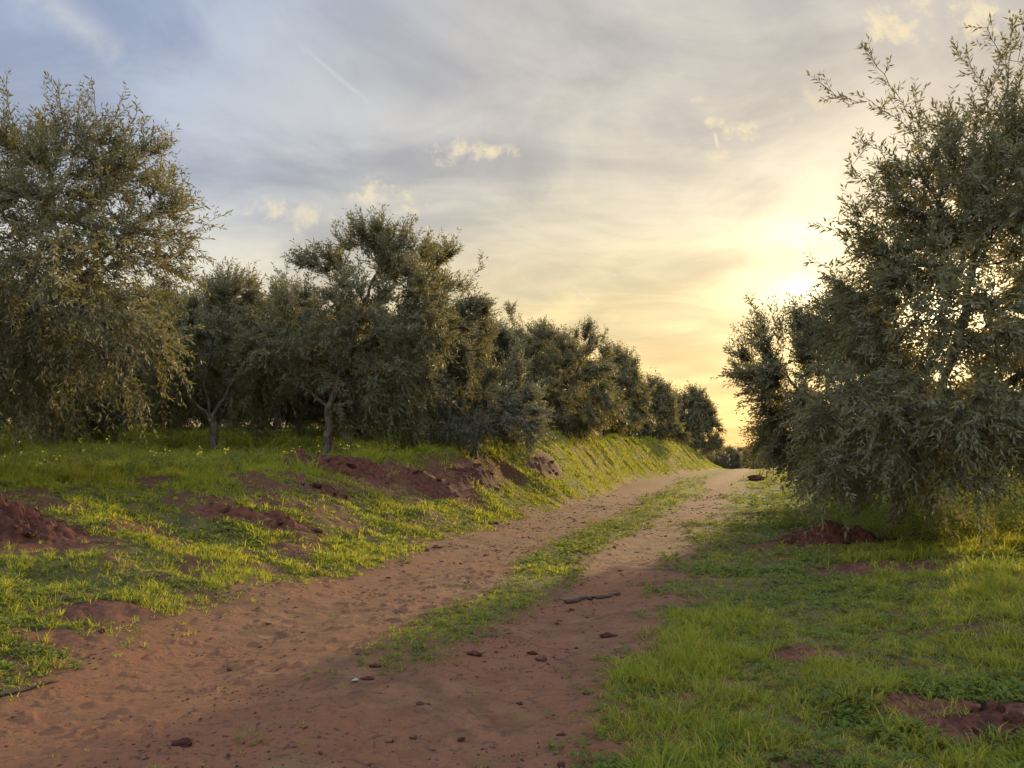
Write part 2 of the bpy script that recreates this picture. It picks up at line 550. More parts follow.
def reg_left(n, rng):
    y = rng.uniform(14, 40, n); u = -np.interp(y, LD, LO) - np.interp(y, BD, BW) * rng.uniform(1.15, 1.4, n) - rng.random(n) ** 1.3 * 16
    x = road_x(y) + u
    k = rng.random(n) < smooth(-.2, .4, vnoise(x * .45, y * .45, seed=83))
    return x[k], y[k]


def reg_right(n, rng):
    x = rng.uniform(5.5, 16, n); y = rng.uniform(13.2, 19, n)
    k = rng.random(n) < smooth(-.5, .3, vnoise(x * .7, y * .7, seed=85)) * smooth(12.5, 14, y + .1 * (x - 6))
    return x[k], y[k]


V1, Q1, tp1 = tall_weeds(4200, reg_left, 5, .15, .5, .10)
V2, Q2, tp2 = tall_weeds(1500, reg_right, 6, .15, .5, .09)
o = np_mesh('tall_weeds', np.concatenate([V1, V2]), [(np.concatenate([Q1, Q2 + len(V1)]), 0)], [MAT_WEED], smooth_shade=False)
tag(o, 'knee high leafy weeds at the foot of the olive trees', 'weeds', kind='stuff')
rng = np.random.default_rng(9)
tp = tp1[rng.random(len(tp1)) < .14]
tp = np.repeat(tp, 6, 0) + rng.normal(0, .05, (len(tp) * 6, 3)) + np.array([0, 0, .04])
a = rng.normal(0, 1, (len(tp), 3)); a /= np.linalg.norm(a, axis=1)[:, None]
b = np.cross(a, rng.normal(0, 1, (len(tp), 3))); b /= np.linalg.norm(b, axis=1)[:, None]
V = np.stack([tp + a * .02, tp + b * .02, tp - a * .02, tp - b * .02], 1).reshape(-1, 3)
o = np_mesh('wildflowers', V, [(np.arange(len(tp))[:, None] * 4 + np.array([[0, 1, 2, 3]]), 0)], [MAT_FLOWER], smooth_shade=False)
tag(o, 'tiny yellow wildflowers among the weeds under the left trees', 'flowers', kind='stuff')


# ------------------------------------------------------------------ olive trees
def unit(v):
    return v / np.maximum(np.linalg.norm(v, axis=-1, keepdims=True), 1e-9)


def tubes(P, par, rad, sel, sides, main):
    """tube skin over the nodes in sel (bool); rings shared along main chains"""
    n = len(P)
    d = np.zeros((n, 3)); d[1:] = P[1:] - P[par[1:]]
    d[0] = (0, 0, 1)
    # node direction: average of incoming and main outgoing
    dd = unit(d).copy()
    for i in range(n):
        if main[i] >= 0:
            dd[i] += unit(d[main[i]])
    dd = unit(dd)
    ref = np.where(np.abs(dd[:, :1]) > .9, np.array([[0, 1., 0]]), np.array([[1., 0, 0]]))
    U = unit(ref - dd * np.sum(ref * dd, 1, keepdims=True)); W = np.cross(dd, U)
    th = np.arange(sides) / sides * 2 * np.pi
    rings = []; V = []; Q = []; cnt = 0
    ring_of = {}

    def ring(i, r):
        nonlocal cnt
        k = 1 + (.13 if r > .04 else 0) * np.sin(th * 2 + P[i, 2] * 2.3)
        V.append(P[i] + (np.cos(th)[:, None] * U[i] + np.sin(th)[:, None] * W[i]) * (r * k)[:, None] if r > .04 else P[i] + (np.cos(th)[:, None] * U[i] + np.sin(th)[:, None] * W[i]) * r)
        cnt += sides
        return cnt - sides
    ar = np.arange(sides); nx = (ar + 1) % sides
    for i in range(1, n):
        if not sel[i]:
            continue
        p = par[i]
        if main[p] == i:
            if p not in ring_of:
                ring_of[p] = ring(p, rad[p])
            a = ring_of[p]
        else:
            a = ring(p, min(rad[i] * 1.25, rad[p]))
        b = ring_of[i] = ring(i, rad[i])
        Q.append(np.stack([a + ar, a + nx, b + nx, b + ar], -1))
    return np.concatenate(V), np.concatenate(Q)


def make_tree(name, base, lobes, stems, seed, n_leaf, leaf=(.07, .016), pitch=.05, n_attr=900, kill=.42, step=.24, r_base=.16, mat=None, sprays=(), top_shoot=1.0, droop=.5, shoot=(.3, .72), gap=-.18):
    """base: world point. lobes: (centre xyz, radii xyz) in world. stems: polylines in world, the first starts at base.
    sprays: polylines of bare-tipped leafy branches standing out of the crown."""
    rng = np.random.default_rng(seed)
    base = np.asarray(base, float)
    pos, par = [], []

    def add_poly(pts, attach):
        pts = [np.asarray(p, float) for p in pts]
        last = attach
        start = 0
        if attach is None:
            pos.append(pts[0]); par.append(-1); last = len(pos) - 1
        else:
            pts = [pos[attach]] + pts
        for a, b in zip(pts[:-1], pts[1:]):
            k = max(1, int(np.linalg.norm(b - a) / .16))
            for j in range(1, k + 1):
                q = a + (b - a) * j / k + rng.normal(0, .018, 3)
                pos.append(q); par.append(last); last = len(pos) - 1
    for i, s in enumerate(stems):
        if i == 0:
            add_poly(s, None)
        else:
            P = np.array(pos); add_poly(s[1:] if len(s) > 1 else s, int(np.argmin(np.linalg.norm(P - np.asarray(s[0]), axis=1))))
    # attractors in the crown
    vol = np.array([np.prod(l[1]) for l in lobes]); vol = vol ** .8 / (vol ** .8).sum()
    pick = rng.choice(len(lobes), n_attr, p=vol)
    d = unit(rng.normal(0, 1, (n_attr, 3))) * (rng.random(n_attr) ** .42)[:, None]
    C = np.array([l[0] for l in lobes]); Rr = np.array([l[1] for l in lobes])
    Aat = C[pick] + d * Rr[pick]
    nz = fbm(Aat[:, 0] * .75, Aat[:, 1] * .75, 2, seed=seed * 3 + 1, z=Aat[:, 2] * .75)
    Aat = Aat[nz > gap]
    P = np.array(pos)
    dist = np.full(len(Aat), 1e9); near = np.zeros(len(Aat), int)
    fresh = np.arange(len(P))
    taken = set()
    for it in range(140):
        if not len(Aat):
            break
        for c in range(0, len(fresh), 400):
            f = fresh[c:c + 400]
            D = np.linalg.norm(Aat[:, None] - P[f][None], axis=2)
            j = D.argmin(1); dm = D[np.arange(len(Aat)), j]
            up = dm < dist
            dist[up] = dm[up]; near[up] = f[j[up]]
        alive = dist > kill
        Aat, dist, near = Aat[alive], dist[alive], near[alive]
        if not len(Aat):
            break
        acc = np.zeros((len(P), 3)); np.add.at(acc, near, unit(Aat - P[near]))
        g = np.unique(near)
        dirs = unit(unit(acc[g]) + rng.normal(0, .22, (len(g), 3)) + np.array([0, 0, .05]))
        new = P[g] + dirs * step
        ok = np.array([(int(a), tuple(np.round(b / .05).astype(int))) not in taken for a, b in zip(g, new)])
        if not ok.any():
            break
        for a, b in zip(g[ok], new[ok]):
            taken.add((int(a), tuple(np.round(b / .05).astype(int))))
        fresh = np.arange(len(P), len(P) + ok.sum())
        P = np.concatenate([P, new[ok]]); par.extend(int(a) for a in g[ok])
    nspray0 = len(P)
    spray_nodes = []
    for s in sprays:
        s = [np.asarray(q, float) for q in s]
        last = int(np.argmin(np.linalg.norm(P - s[0], axis=1)))
        pts = [P[last]] + s
        extra = []
        for a, b in zip(pts[:-1], pts[1:]):
            k = max(1, int(np.linalg.norm(b - a) / .15))
            for j in range(1, k + 1):
                extra.append(a + (b - a) * j / k + rng.normal(0, .02, 3))
        for e in extra:
            par.append(last); last = len(par) - 1
        spray_nodes.extend(range(len(P), len(P) + len(extra)))
        P = np.concatenate([P, np.array(extra)])
    par = np.array(par); n = len(P)
    # pipe model
    kids = np.zeros(n, int); np.add.at(kids, par[1:], 1)
    ntip = max(2, int((kids == 0).sum())); rt = .0055
    ex = math.log(ntip) / math.log(r_base / rt)
    acc = np.zeros(n); main = np.full(n, -1); best = np.zeros(n)
    for i in range(n - 1, -1, -1):
        if kids[i] == 0:
            acc[i] = rt ** ex
        if par[i] >= 0:
            acc[par[i]] += acc[i]
            if acc[i] > best[par[i]]:
                best[par[i]] = acc[i]; main[par[i]] = i
    rad = acc ** (1 / ex)
    # flare at the foot
    hz = P[:, 2] - base[2]
    rad = rad * (1 + .35 * np.exp(-np.clip(hz, 0, 9) / .22) * (rad > r_base * .5))
    Pl = P - base
    thick = rad > .0125
    root = empty(name, tuple(base))
    V, Q = tubes(Pl, par, rad, thick & (np.arange(n) > 0), 7, main)
    np_mesh('trunk', V, [(Q, 0)], [MAT_BARK], root)
    # ---- crown: thin branches, shoots and leaves
    TV, TQ = tubes(Pl, par, np.maximum(rad, .005), (~thick) & (np.arange(n) > 0), 3, main)
    mean_leaves = 2 * (np.mean(shoot)) / pitch
    ns = int(n_leaf / mean_leaves)
    cand = np.where((rad < .03) & (np.arange(n) > len(pos) * 0))[0]
    cand = cand[hz[cand] > .6]
    cz = fbm(P[cand, 0] * .9, P[cand, 1] * .9, 2, seed=seed * 5 + 2, z=P[cand, 2] * .9)
    wgt = smooth(-.4, .25, cz) + .07
    isspray = np.isin(cand, spray_nodes)
    wgt = wgt * (1 + .6 * (kids[cand] == 0)) * np.where(isspray, .0, 1)
    src = rng.choice(cand, ns, p=wgt / wgt.sum())
    if spray_nodes:
        src = np.concatenate([src, np.repeat(np.array(spray_nodes), 2)]); ns = len(src)
    spray = np.isin(src, spray_nodes)
    ctr = P[cand].mean(0); ext = P[cand].std(0)
    top = P[cand][:, 2].max(); lowz = P[cand][:, 2].min()
    rel = (P[src, 2] - lowz) / (top - lowz)
    outw = unit((P[src] - ctr) / np.maximum(ext, .3))
    pd = unit(P[src] - P[par[src]])
    D = unit(outw * .55 + pd * .75 + rng.normal(0, .5, (ns, 3)) + np.stack([np.zeros(ns), np.zeros(ns), .05 + .45 * rel], -1))
    D = np.where(spray[:, None], unit(pd + rng.normal(0, .38, (ns, 3))), D)
    L = rng.uniform(shoot[0], shoot[1], ns) * (1 + top_shoot * smooth(.72, 1, rel) * rng.random(ns) ** 2)
    L = np.where(spray, rng.uniform(.14, .34, ns) * np.mean(shoot) * 2, L)
    K = 5
    t = np.linspace(0, 1, K)
    bend = np.stack([np.zeros(ns), np.zeros(ns), (rel - .45) * .25 - droop * rng.random(ns) * smooth(.75, .2, rel)], -1) + rng.normal(0, .12, (ns, 3))
    S0 = P[src] - base

    def curve(si, tt):
        return S0[si] + D[si] * (L[si] * tt)[:, None] + bend[si] * (L[si] * tt * tt)[:, None]
    si = np.repeat(np.arange(ns), K); tt = np.tile(t, ns)
    cp = curve(si, tt).reshape(ns, K, 3)
    u1 = unit(np.cross(D, rng.normal(0, 1, (ns, 3)))); u2 = np.cross(D, u1)
    w = (.0042 * (1 - .65 * t))[None, :, None]
    th = np.arange(3) / 3 * 2 * np.pi
    SV = np.stack([cp + (u1[:, None] * math.cos(q) + u2[:, None] * math.sin(q)) * w for q in th], 2).reshape(-1, 3)
    bq = []
    i0 = (np.arange(ns)[:, None] * K + np.arange(K - 1)[None]).ravel() * 3
    for k in range(3):
        bq.append(np.stack([i0 + k, i0 + (k + 1) % 3, i0 + 3 + (k + 1) % 3, i0 + 3 + k], -1))
    SQ = np.concatenate(bq)
    # leaves in opposite pairs
    nper = np.maximum(4, (L / pitch).astype(int))
    nper2 = nper * 2
    li = np.repeat(np.arange(ns), nper2)
    order = np.arange(len(li)) - np.repeat(np.cumsum(nper2) - nper2, nper2)
    lt = (order // 2 + .5 + rng.uniform(-.3, .3, len(li))) / nper[li]
    lt = .12 + .92 * lt
    drop = rng.random(len(li)) < .16
    li, order, lt = li[~drop], order[~drop], lt[~drop]
    N = len(li)
    base_p = curve(li, lt)
    tan = unit(D[li] + bend[li] * 2 * lt[:, None])
    phi = (order // 2) * 1.57 + (order % 2) * np.pi + rng.normal(0, .5, N)
    lat = u1[li] * np.cos(phi)[:, None] + u2[li] * np.sin(phi)[:, None]
    opn = rng.uniform(.55, 1.15, N)[:, None]
    ld = unit(tan * np.cos(opn) + lat * np.sin(opn) + np.array([0, 0, -.12]))
    sidev = unit(np.cross(ld, unit(tan * -.4 + lat) + rng.normal(0, .35, (N, 3))))
    nrm = np.cross(sidev, ld)
    LL = leaf[0] * rng.uniform(.6, 1.2, N)[:, None]; WW = leaf[1] * rng.uniform(.75, 1.2, N)[:, None]
    LV = np.stack([base_p, base_p + ld * LL * .48 + sidev * WW * .5 + nrm * WW * .12, base_p + ld * LL - nrm * LL * .08,
                   base_p + ld * LL * .48 - sidev * WW * .5 + nrm * WW * .12], 1).reshape(-1, 3)
    LQ = np.arange(N)[:, None] * 4 + np.array([[0, 1, 2, 3]])
    o1, o2 = len(TV), len(TV) + len(SV)
    np_mesh('crown', np.concatenate([TV, SV, LV]), [(TQ, 1), (SQ + o1, 1), (LQ + o2, 0)], [mat or MAT_LEAF, MAT_BARK], root, smooth_shade=False)
    return root


def lob(d, items):
    """lobes measured in the photograph: (px, py, rx_px, ry_px, depth offset m, depth radius m)"""
    out = []
    for (px, py, rx, ry, dz, rz) in items:
        dd = d + dz
        out.append((at(px, py, dd), np.array([rx * dd / F_PX, rz, ry * dd / F_PX])))
    return out


def foot(px, d):
    x = (px - CX) / F_PX * d
    return np.array([x, d, float(height(np.array([x]), np.array([float(d)]))[0]) - .05])


# -- right hand tree
GR, GL = 'olive trees right of the track', 'olive trees left of the track'
d = 13.5
b = foot(890, 15.2)
t = make_tree('olive_tree', b, lob(d, [(960, 215, 85, 105, 0, 2.4), (1015, 150, 72, 62, .3, 1.6), (905, 330, 75, 90, -.4, 2.4), (1010, 350, 120, 120, -.6, 2.8),
                                       (870, 425, 72, 72, -.6, 1.9), (960, 438, 110, 56, -1.4, 1.6), (1110, 250, 120, 170, 0, 2.6), (890, 225, 38, 48, 0, 1.0),
                                       (1140, 420, 120, 85, 0, 2.4), (850, 300, 28, 28, 0, .6), (1010, 430, 70, 52, -1.8, 1.0), (850, 445, 60, 46, -.6, 1.0), (930, 400, 80, 60, -1.6, 1.2), (890, 462, 56, 38, -.2, .9), (890, 482, 60, 28, -1.1, 1.0), (965, 478, 80, 30, -.9, 1.2), (832, 468, 40, 30, -.7, .9), (905, 290, 60, 70, .4, 1.5), (985, 270, 60, 80, -.8, 1.5)]),
              [[b, at(905, 480, 14.8), at(925, 430, 14.4)], [at(925, 430, 14.4), at(905, 390, d), at(895, 320, d - .3)], [at(925, 430, 14.4), at(960, 340, d + .4), at(975, 240, d)],
               [at(925, 430, 14.4), at(1030, 370, d + .2), at(1080, 280, d)], [at(925, 430, 14.4), at(900, 440, d), at(860, 450, d - .6)]],
              11, 185000, (0.125, 0.034), 0.055, 2700, 0.36, 0.22, 0.13, MAT_LEAF,
              sprays=[[at(935, 160, d), at(903, 122, d), at(870, 103, d), at(840, 97, d), at(822, 86, d)], [at(930, 150, d), at(903, 104, d), at(885, 75, d), at(866, 54, d)],
                      [at(1000, 120, d), at(1008, 70, d), at(1012, 28, d)], [at(1000, 110, d), at(988, 88, d), at(958, 52, d)], [at(990, 100, d), at(1000, 60, d), at(986, 30, d)],
                      [at(880, 200, d), at(850, 165, d), at(862, 152, d)], [at(860, 260, d), at(835, 232, d), at(826, 226, d)], [at(850, 290, d), at(822, 262, d)],
                      [at(895, 180, d), at(880, 150, d), at(862, 142, d)], [at(925, 150, d), at(918, 118, d), at(915, 95, d)], [at(1020, 60, d), at(1026, 10, d), at(1030, -30, d)]],
              top_shoot=.3, droop=.5, gap=-.36)
tag(t, 'biggest and nearest olive tree, dark against the sun at the right edge', 'tree', GR)
# -- its neighbour behind
d = 19.5
b = foot(860, d)
t = make_tree('olive_tree', b, lob(d, [(795, 375, 50, 62, 0, 1.7), (765, 350, 26, 40, 0, .9), (797, 425, 32, 40, -.3, 1.2), (850, 400, 60, 75, 0, 2), (845, 335, 40, 34, 0, 1.2), (776, 392, 24, 40, 0, 1.1), (806, 450, 28, 32, -.4, 1.0), (828, 452, 34, 34, -.5, 1.0), (860, 450, 60, 45, -.5, 1)]),
              [[b, at(860, 455, d), at(845, 430, d)], [at(845, 430, d), at(800, 390, d)], [at(845, 430, d), at(855, 370, d)]],
              23, 108000, (0.125, 0.036), 0.055, 900, 0.42, 0.24, 0.11, MAT_LEAF, top_shoot=.3, gap=-.8,
              sprays=[[at(765, 345, d), at(757, 318, d), at(752, 300, d)], [at(790, 330, d), at(795, 300, d)], [at(750, 380, d), at(738, 372, d), at(731, 352, d)]])
tag(t, 'mid sized olive tree leaning over the track from behind the right edge tree', 'tree', GR)
# -- left edge tree
d = 13.0
b = foot(-12, d)
t = make_tree('olive_tree', b, lob(d, [(45, 225, 78, 84, 0, 2.2), (92, 170, 42, 48, 0, 1.2), (140, 240, 52, 46, 0, 1.5), (60, 300, 95, 78, -.3, 2.2), (128, 345, 42, 58, -.3, 1.2),
                                       (5, 165, 45, 45, 0, 1.2), (125, 165, 34, 36, 0, 1.0), (165, 205, 28, 24, 0, .9), (-90, 250, 110, 120, 0, 2.6), (25, 365, 60, 48, -.5, 1.4), (170, 232, 24, 22, 0, .8), (-120, 360, 90, 50, 0, 2), (90, 370, 60, 40, .4, 1.2)]),
              [[b, at(-8, 400, d), at(5, 330, d)], [at(5, 330, d), at(35, 270, d), at(45, 210, d), at(60, 130, d)], [at(5, 330, d), at(75, 285, d - .3), at(120, 240, d - .3)],
               [at(5, 330, d), at(-60, 280, d), at(-100, 200, d)]],
              31, 115000, (0.108, 0.029), 0.05, 1800, 0.4, 0.23, 0.13, MAT_LEAF, top_shoot=.25, droop=.9, gap=-.32,
              sprays=[[at(75, 130, d), at(60, 105, d), at(52, 84, d)], [at(100, 130, d), at(95, 105, d), at(92, 92, d)], [at(110, 140, d), at(114, 118, d), at(120, 102, d)],
                      [at(115, 150, d), at(128, 125, d), at(136, 114, d)], [at(185, 222, d), at(205, 222, d), at(214, 219, d)], [at(160, 200, d), at(170, 178, d)],
                      [at(10, 110, d), at(6, 88, d)], [at(130, 160, d), at(150, 138, d)]])
tag(t, 'tall olive tree cut by the left edge, warm light on its drooping foliage', 'tree', GL)

# -- trees of the rows on the left
d = 23.0
b = foot(328, d)
t = make_tree('olive_tree', b, lob(d, [(350, 310, 66, 56, 0, 1.9), (378, 262, 50, 36, 0, 1.3), (308, 345, 66, 50, 0, 2), (328, 268, 30, 30, 0, .9), (415, 280, 36, 40, 0, 1.1), (405, 335, 54, 62, 0, 1.7), (290, 340, 48, 50, 0, 1.5), (385, 380, 60, 38, -.2, 1.7), (420, 400, 34, 34, 0, 1.2), (275, 385, 34, 28, .8, 1.2)]),
              [[b, at(329, 430, d), at(328, 408, d)], [at(328, 408, d), at(305, 388, d), at(285, 365, d), at(272, 355, d)], [at(328, 408, d), at(348, 350, d), at(365, 300, d), at(385, 255, d)],
               [at(348, 350, d), at(385, 330, d), at(405, 310, d)]],
              41, 77142, (0.134, 0.0392), 0.06, 1100, 0.42, 0.26, 0.125, MAT_LEAF, top_shoot=.35,
              sprays=[[at(385, 240, d), at(390, 228, d), at(386, 220, d)], [at(345, 262, d), at(338, 240, d), at(336, 228, d)], [at(405, 240, d), at(412, 222, d)]])
tag(t, 'tall olive tree with bare pale trunk behind the long red earth ridge', 'tree', GL)
d = 26.0
b = foot(462, d)
t = make_tree('olive_tree', b, lob(d, [(445, 290, 34, 36, 0, 1.4), (462, 295, 26, 30, 0, 1.1), (450, 340, 40, 50, 0, 1.6), (470, 325, 22, 44, 0, 1.2), (440, 390, 44, 44, 0, 1.4)]),
              [[b, at(460, 420, d), at(450, 370, d)], [at(450, 370, d), at(445, 290, d)]],
              43, 44272, (0.146, 0.0414), 0.062, 650, 0.44, 0.26, 0.12, MAT_LEAF, top_shoot=.35,
              sprays=[[at(445, 260, d), at(447, 246, d)], [at(470, 285, d), at(482, 262, d)]])
tag(t, 'narrow upright olive tree directly right of the tallest middle tree', 'tree', GL)
d = 24.5
b = foot(217, d)
t = make_tree('olive_tree', b, lob(d, [(225, 330, 52, 46, 0, 1.7), (188, 350, 46, 54, 0, 1.6), (255, 350, 42, 58, 0, 1.6), (235, 300, 36, 28, 0, 1.0), (190, 308, 28, 26, 0, .9), (170, 385, 36, 34, .5, 1.2), (250, 395, 34, 30, .7, 1.2)]),
              [[b, at(214, 425, d), at(211, 418, d)], [at(211, 418, d), at(192, 400, d), at(183, 375, d), at(190, 330, d)], [at(211, 418, d), at(205, 385, d), at(215, 330, d)], [at(211, 418, d), at(235, 380, d), at(255, 340, d)]],
              47, 55005, (0.14, 0.0403), 0.06, 800, 0.44, 0.26, 0.12, MAT_LEAF, top_shoot=.35, sprays=[[at(230, 285, d), at(228, 265, d)], [at(205, 310, d), at(200, 290, d)]])
tag(t, 'olive tree with low forked dark trunk standing just right of the left edge tree', 'tree', GL)
d = 29.0
b = foot(276, d)
t = make_tree('olive_tree', b, lob(d, [(285, 318, 38, 44, 0, 1.7), (262, 355, 42, 56, 0, 1.7), (308, 355, 38, 56, 0, 1.7), (285, 300, 34, 24, 0, 1.0), (285, 400, 48, 28, 0, 1.7)]),
              [[b, at(277, 420, d), at(280, 380, d)]],
              53, 44272, (0.151, 0.0448), 0.065, 650, 0.48, 0.28, 0.12, MAT_LEAF_GREY, top_shoot=.35, sprays=[[at(285, 290, d), at(286, 270, d)]])
tag(t, 'dusky olive tree filling the gap between forked tree and tall middle tree', 'tree', GL)
d = 24.5
b = foot(474, d)
t = make_tree('olive_tree', b, lob(d, [(470, 405, 50, 38, 0, 1.4), (440, 425, 34, 28, 0, 1.), (510, 400, 30, 46, 0, 1.2), (490, 432, 44, 22, -.3, 1.1), (455, 380, 28, 24, 0, .8), (520, 425, 30, 24, -.3, .9)]),
              [[b, at(475, 440, d), at(474, 420, d)], [at(474, 425, d), at(455, 405, d)], [at(474, 425, d), at(500, 400, d)]],
              59, 57720, (0.123, 0.0347), 0.055, 800, 0.36, 0.22, 0.11, MAT_LEAF_GREY, top_shoot=.3)
tag(t, 'low bushy blue grey olive tree in shade on the bank', 'tree', GL)
d = 40.0
b = foot(566, d)
t = make_tree('olive_tree', b, lob(d, [(555, 355, 48, 40, 0, 1.8), (592, 380, 26, 44, 0, 1.5), (530, 385, 38, 48, 0, 1.6), (575, 405, 46, 30, 0, 1.6), (550, 336, 34, 26, 0, 1.2), (578, 338, 26, 26, 0, 1.0), (600, 355, 14, 20, 0, .7), (545, 420, 46, 20, -.3, 1.6)]),
              [[b, at(566, 425, d), at(562, 405, d)], [at(562, 405, d), at(540, 375, d)], [at(562, 405, d), at(580, 365, d)]],
              61, 55005, (0.162, 0.0482), 0.07, 800, 0.48, 0.3, 0.13, MAT_LEAF, top_shoot=.4,
              sprays=[[at(600, 345, d), at(606, 332, d)], [at(520, 345, d), at(508, 306, d)], [at(525, 345, d), at(518, 318, d)]])
tag(t, 'rounded olive tree with wispy top on the bank, right of the low grey bush', 'tree', GL)
d = 46.0
b = foot(508, d)
t = make_tree('olive_tree', b, lob(d, [(505, 348, 26, 40, 0, 1.6), (500, 385, 38, 46, 0, 1.8), (522, 380, 32, 46, 0, 1.8), (600, 410, 26, 30, 0, 1.6), (510, 420, 50, 24, 0, 1.8)]), [[b, at(507, 420, d), at(506, 390, d)]],
              67, 43680, (0.179, 0.0526), 0.075, 550, 0.55, 0.32, 0.13, MAT_LEAF_GREY, top_shoot=.4, sprays=[[at(512, 330, d), at(513, 308, d)]])
tag(t, 'thin topped olive tree behind the low grey bush', 'tree', GL)
d = 75.0
b = foot(640, d)
t = make_tree('olive_tree', b, lob(d, [(640, 414, 34, 30, 0, 2.0), (655, 402, 22, 20, 0, 1.4), (622, 420, 22, 26, 0, 1.4), (645, 430, 40, 20, 0, 1.8)]), [[b, at(640, 436, d), at(641, 424, d)]],
              71, 52000, (0.26, 0.082), 0.11, 900, 0.5, 0.36, 0.19, MAT_LEAF, top_shoot=.3, shoot=(.45, 1.0), gap=-.5)
tag(t, 'dark domed olive tree second from the far end of the left row', 'tree', GL)
d = 100.0
b = foot(684, d)
t = make_tree('olive_tree', b, lob(d, [(684, 416, 28, 26, 0, 2.2), (700, 430, 21, 24, 0, 1.8), (670, 412, 18, 22, 0, 1.4), (690, 442, 31, 20, 0, 2)]), [[b, at(690, 446, d), at(688, 430, d)]],
              73, 60000, (0.33, 0.105), 0.12, 1100, 0.55, 0.42, 0.22, MAT_LEAF, top_shoot=.3, shoot=(.5, 1.2), gap=-.6)
tag(t, 'round olive tree at the far end of the left row above the green bank', 'tree', GL)


# -- two generic olives whose copies fill the rows behind
def generic(seed, mat):
    return make_tree('olive_tree', (0, 0, 0), [((0, 0, 2.9), (2.3, 2.3, 1.9)), ((1.2, .3, 2.0), (1.5, 1.6, 1.3)), ((-1.3, -.2, 2.1), (1.5, 1.5, 1.4)), ((.2, -.4, 4.1), (1.2, 1.1, .8)), ((.2, -1.0, 1.7), (1.6, 1.2, 1.1))],
                     [[(0, 0, -.1), (.05, 0, .6), (0, .05, 1.2)], [(0, .05, 1.2), (.7, .1, 2.1)], [(0, .05, 1.2), (-.7, -.1, 2.2)], [(0, .05, 1.2), (.1, .1, 2.6)]],
                     seed, 60000, (.155, .047), .07, 700, .5, .3, .12, mat, top_shoot=.8)


PROTO = [generic(101, MAT_LEAF), generic(103, MAT_LEAF_GREY), generic(107, MAT_LEAF)]
USED = [False] * 3


def copy_tree(k, px, dd, scale, rot, label, group):
    src = PROTO[k]
    if not USED[k]:
        r = src; USED[k] = True
    else:
        r = src.copy(); COL.objects.link(r)
        for ch in src.children:
            c = ch.copy(); COL.objects.link(c); c.parent = r
    r.location = foot(px, dd); r.scale = (scale,) * 3; r.rotation_euler = (0, 0, rot)
    tag(r, label, 'tree', group)


ROWB = 'olive trees in the rows behind'
for i, (k, px, dd, sc, lab) in enumerate((
        (0, -60, 21, 1.05, 'olive tree behind the left edge tree, seen under its lowest branches'),
        (1, 60, 26, 1.05, 'shaded olive tree seen between left edge tree and forked tree, nearer one'),
        (2, 130, 31, 1.15, 'dim olive tree behind the drooping tip of the left edge tree'),
        (1, 175, 37, 1.25, 'far dim olive tree seen left of the forked trunk'),
        (0, 235, 40, 1.35, 'far dim olive tree seen right of the forked trunk'),
        (2, 300, 36, 1.1, 'dim olive tree seen left of the tall middle tree trunk'),
        (1, 362, 31, 1.0, 'dark trunked olive tree just right of the tall middle tree trunk'),
        (0, 385, 40, 1.3, 'far dim olive tree between tall middle tree and narrow upright tree'),
        (2, 425, 33, 1.1, 'dim olive tree behind the left half of the low grey bush'),
        (1, 470, 44, 1.3, 'far dim olive tree behind the narrow upright tree'),
        (0, 545, 45, 1.2, 'far dim olive tree behind the wispy topped tree'),
        (2, 605, 60, 1.35, 'dark olive tree just right of the wispy topped tree'),
        (1, 20, 45, 1.4, 'far dim olive tree low down at the left edge of the photo'),
        (2, 100, 50, 1.4, 'far dim olive tree in the deepest gap at the left'),
        (0, 160, 52, 1.3, 'far dim olive tree behind the left limb of the forked trunk'),
        (1, 268, 50, 1.3, 'far dim olive tree behind the dusky gap filling tree'),
        (2, 330, 52, 1.3, 'far dim olive tree directly behind the tall middle tree trunk'),
        (0, 430, 54, 1.4, 'far dim olive tree behind the left end of the low grey bush'),
        (1, 510, 58, 1.4, 'far dim olive tree behind the thin topped tree'),
        (2, 575, 60, 1.4, 'far dim olive tree behind the right half of the wispy topped tree'),
        (1, 203, 34, 1.0, 'dim olive tree directly behind the forked trunk'),
        (2, 55, 72, 1.8, 'last olive tree glimpsed under the left edge tree'),
        (0, 140, 74, 1.8, 'last olive tree glimpsed left of the forked trunk'),
        (1, 232, 76, 1.9, 'last olive tree glimpsed right of the forked trunk'),
        (2, 312, 78, 1.9, 'last olive tree glimpsed left of the tall middle trunk'),
        (0, 395, 80, 1.9, 'last olive tree glimpsed right of the tall middle trunk'))):
    copy_tree(k, px, dd, sc, i * 1.9, lab, ROWB)
ROWF = 'distant olive trees closing the view'
for i, (k, px, dd, sc, lab) in enumerate((
        (0, 714, 148, 1.0, 'small olive tree at the foot of the bank, leftmost of the distant ones'),
        (2, 728, 150, .98, 'second distant olive tree from the left beyond the track end'),
        (1, 742, 160, .98, 'third distant olive tree from the left, above the track end'),
        (0, 754, 142, .92, 'fourth distant olive tree from the left, right of the track end'),
        (2, 768, 155, .98, 'fifth distant olive tree, half hidden by the right hand trees'))):
    copy_tree(k, px, dd, sc, i * 2.3 + .4, lab, ROWF)
ROWR = 'olive trees behind the right hand trees'
for i, (k, px, dd, sc, lab) in enumerate((
        (1, 900, 34, .95, 'olive tree behind the big right tree, seen through its lower left leaves'),
        (2, 990, 40, .95, 'olive tree behind the big right tree, low at the right edge'))):
    copy_tree(k, px, dd, sc, i * 2.1 + .7, lab, ROWR)

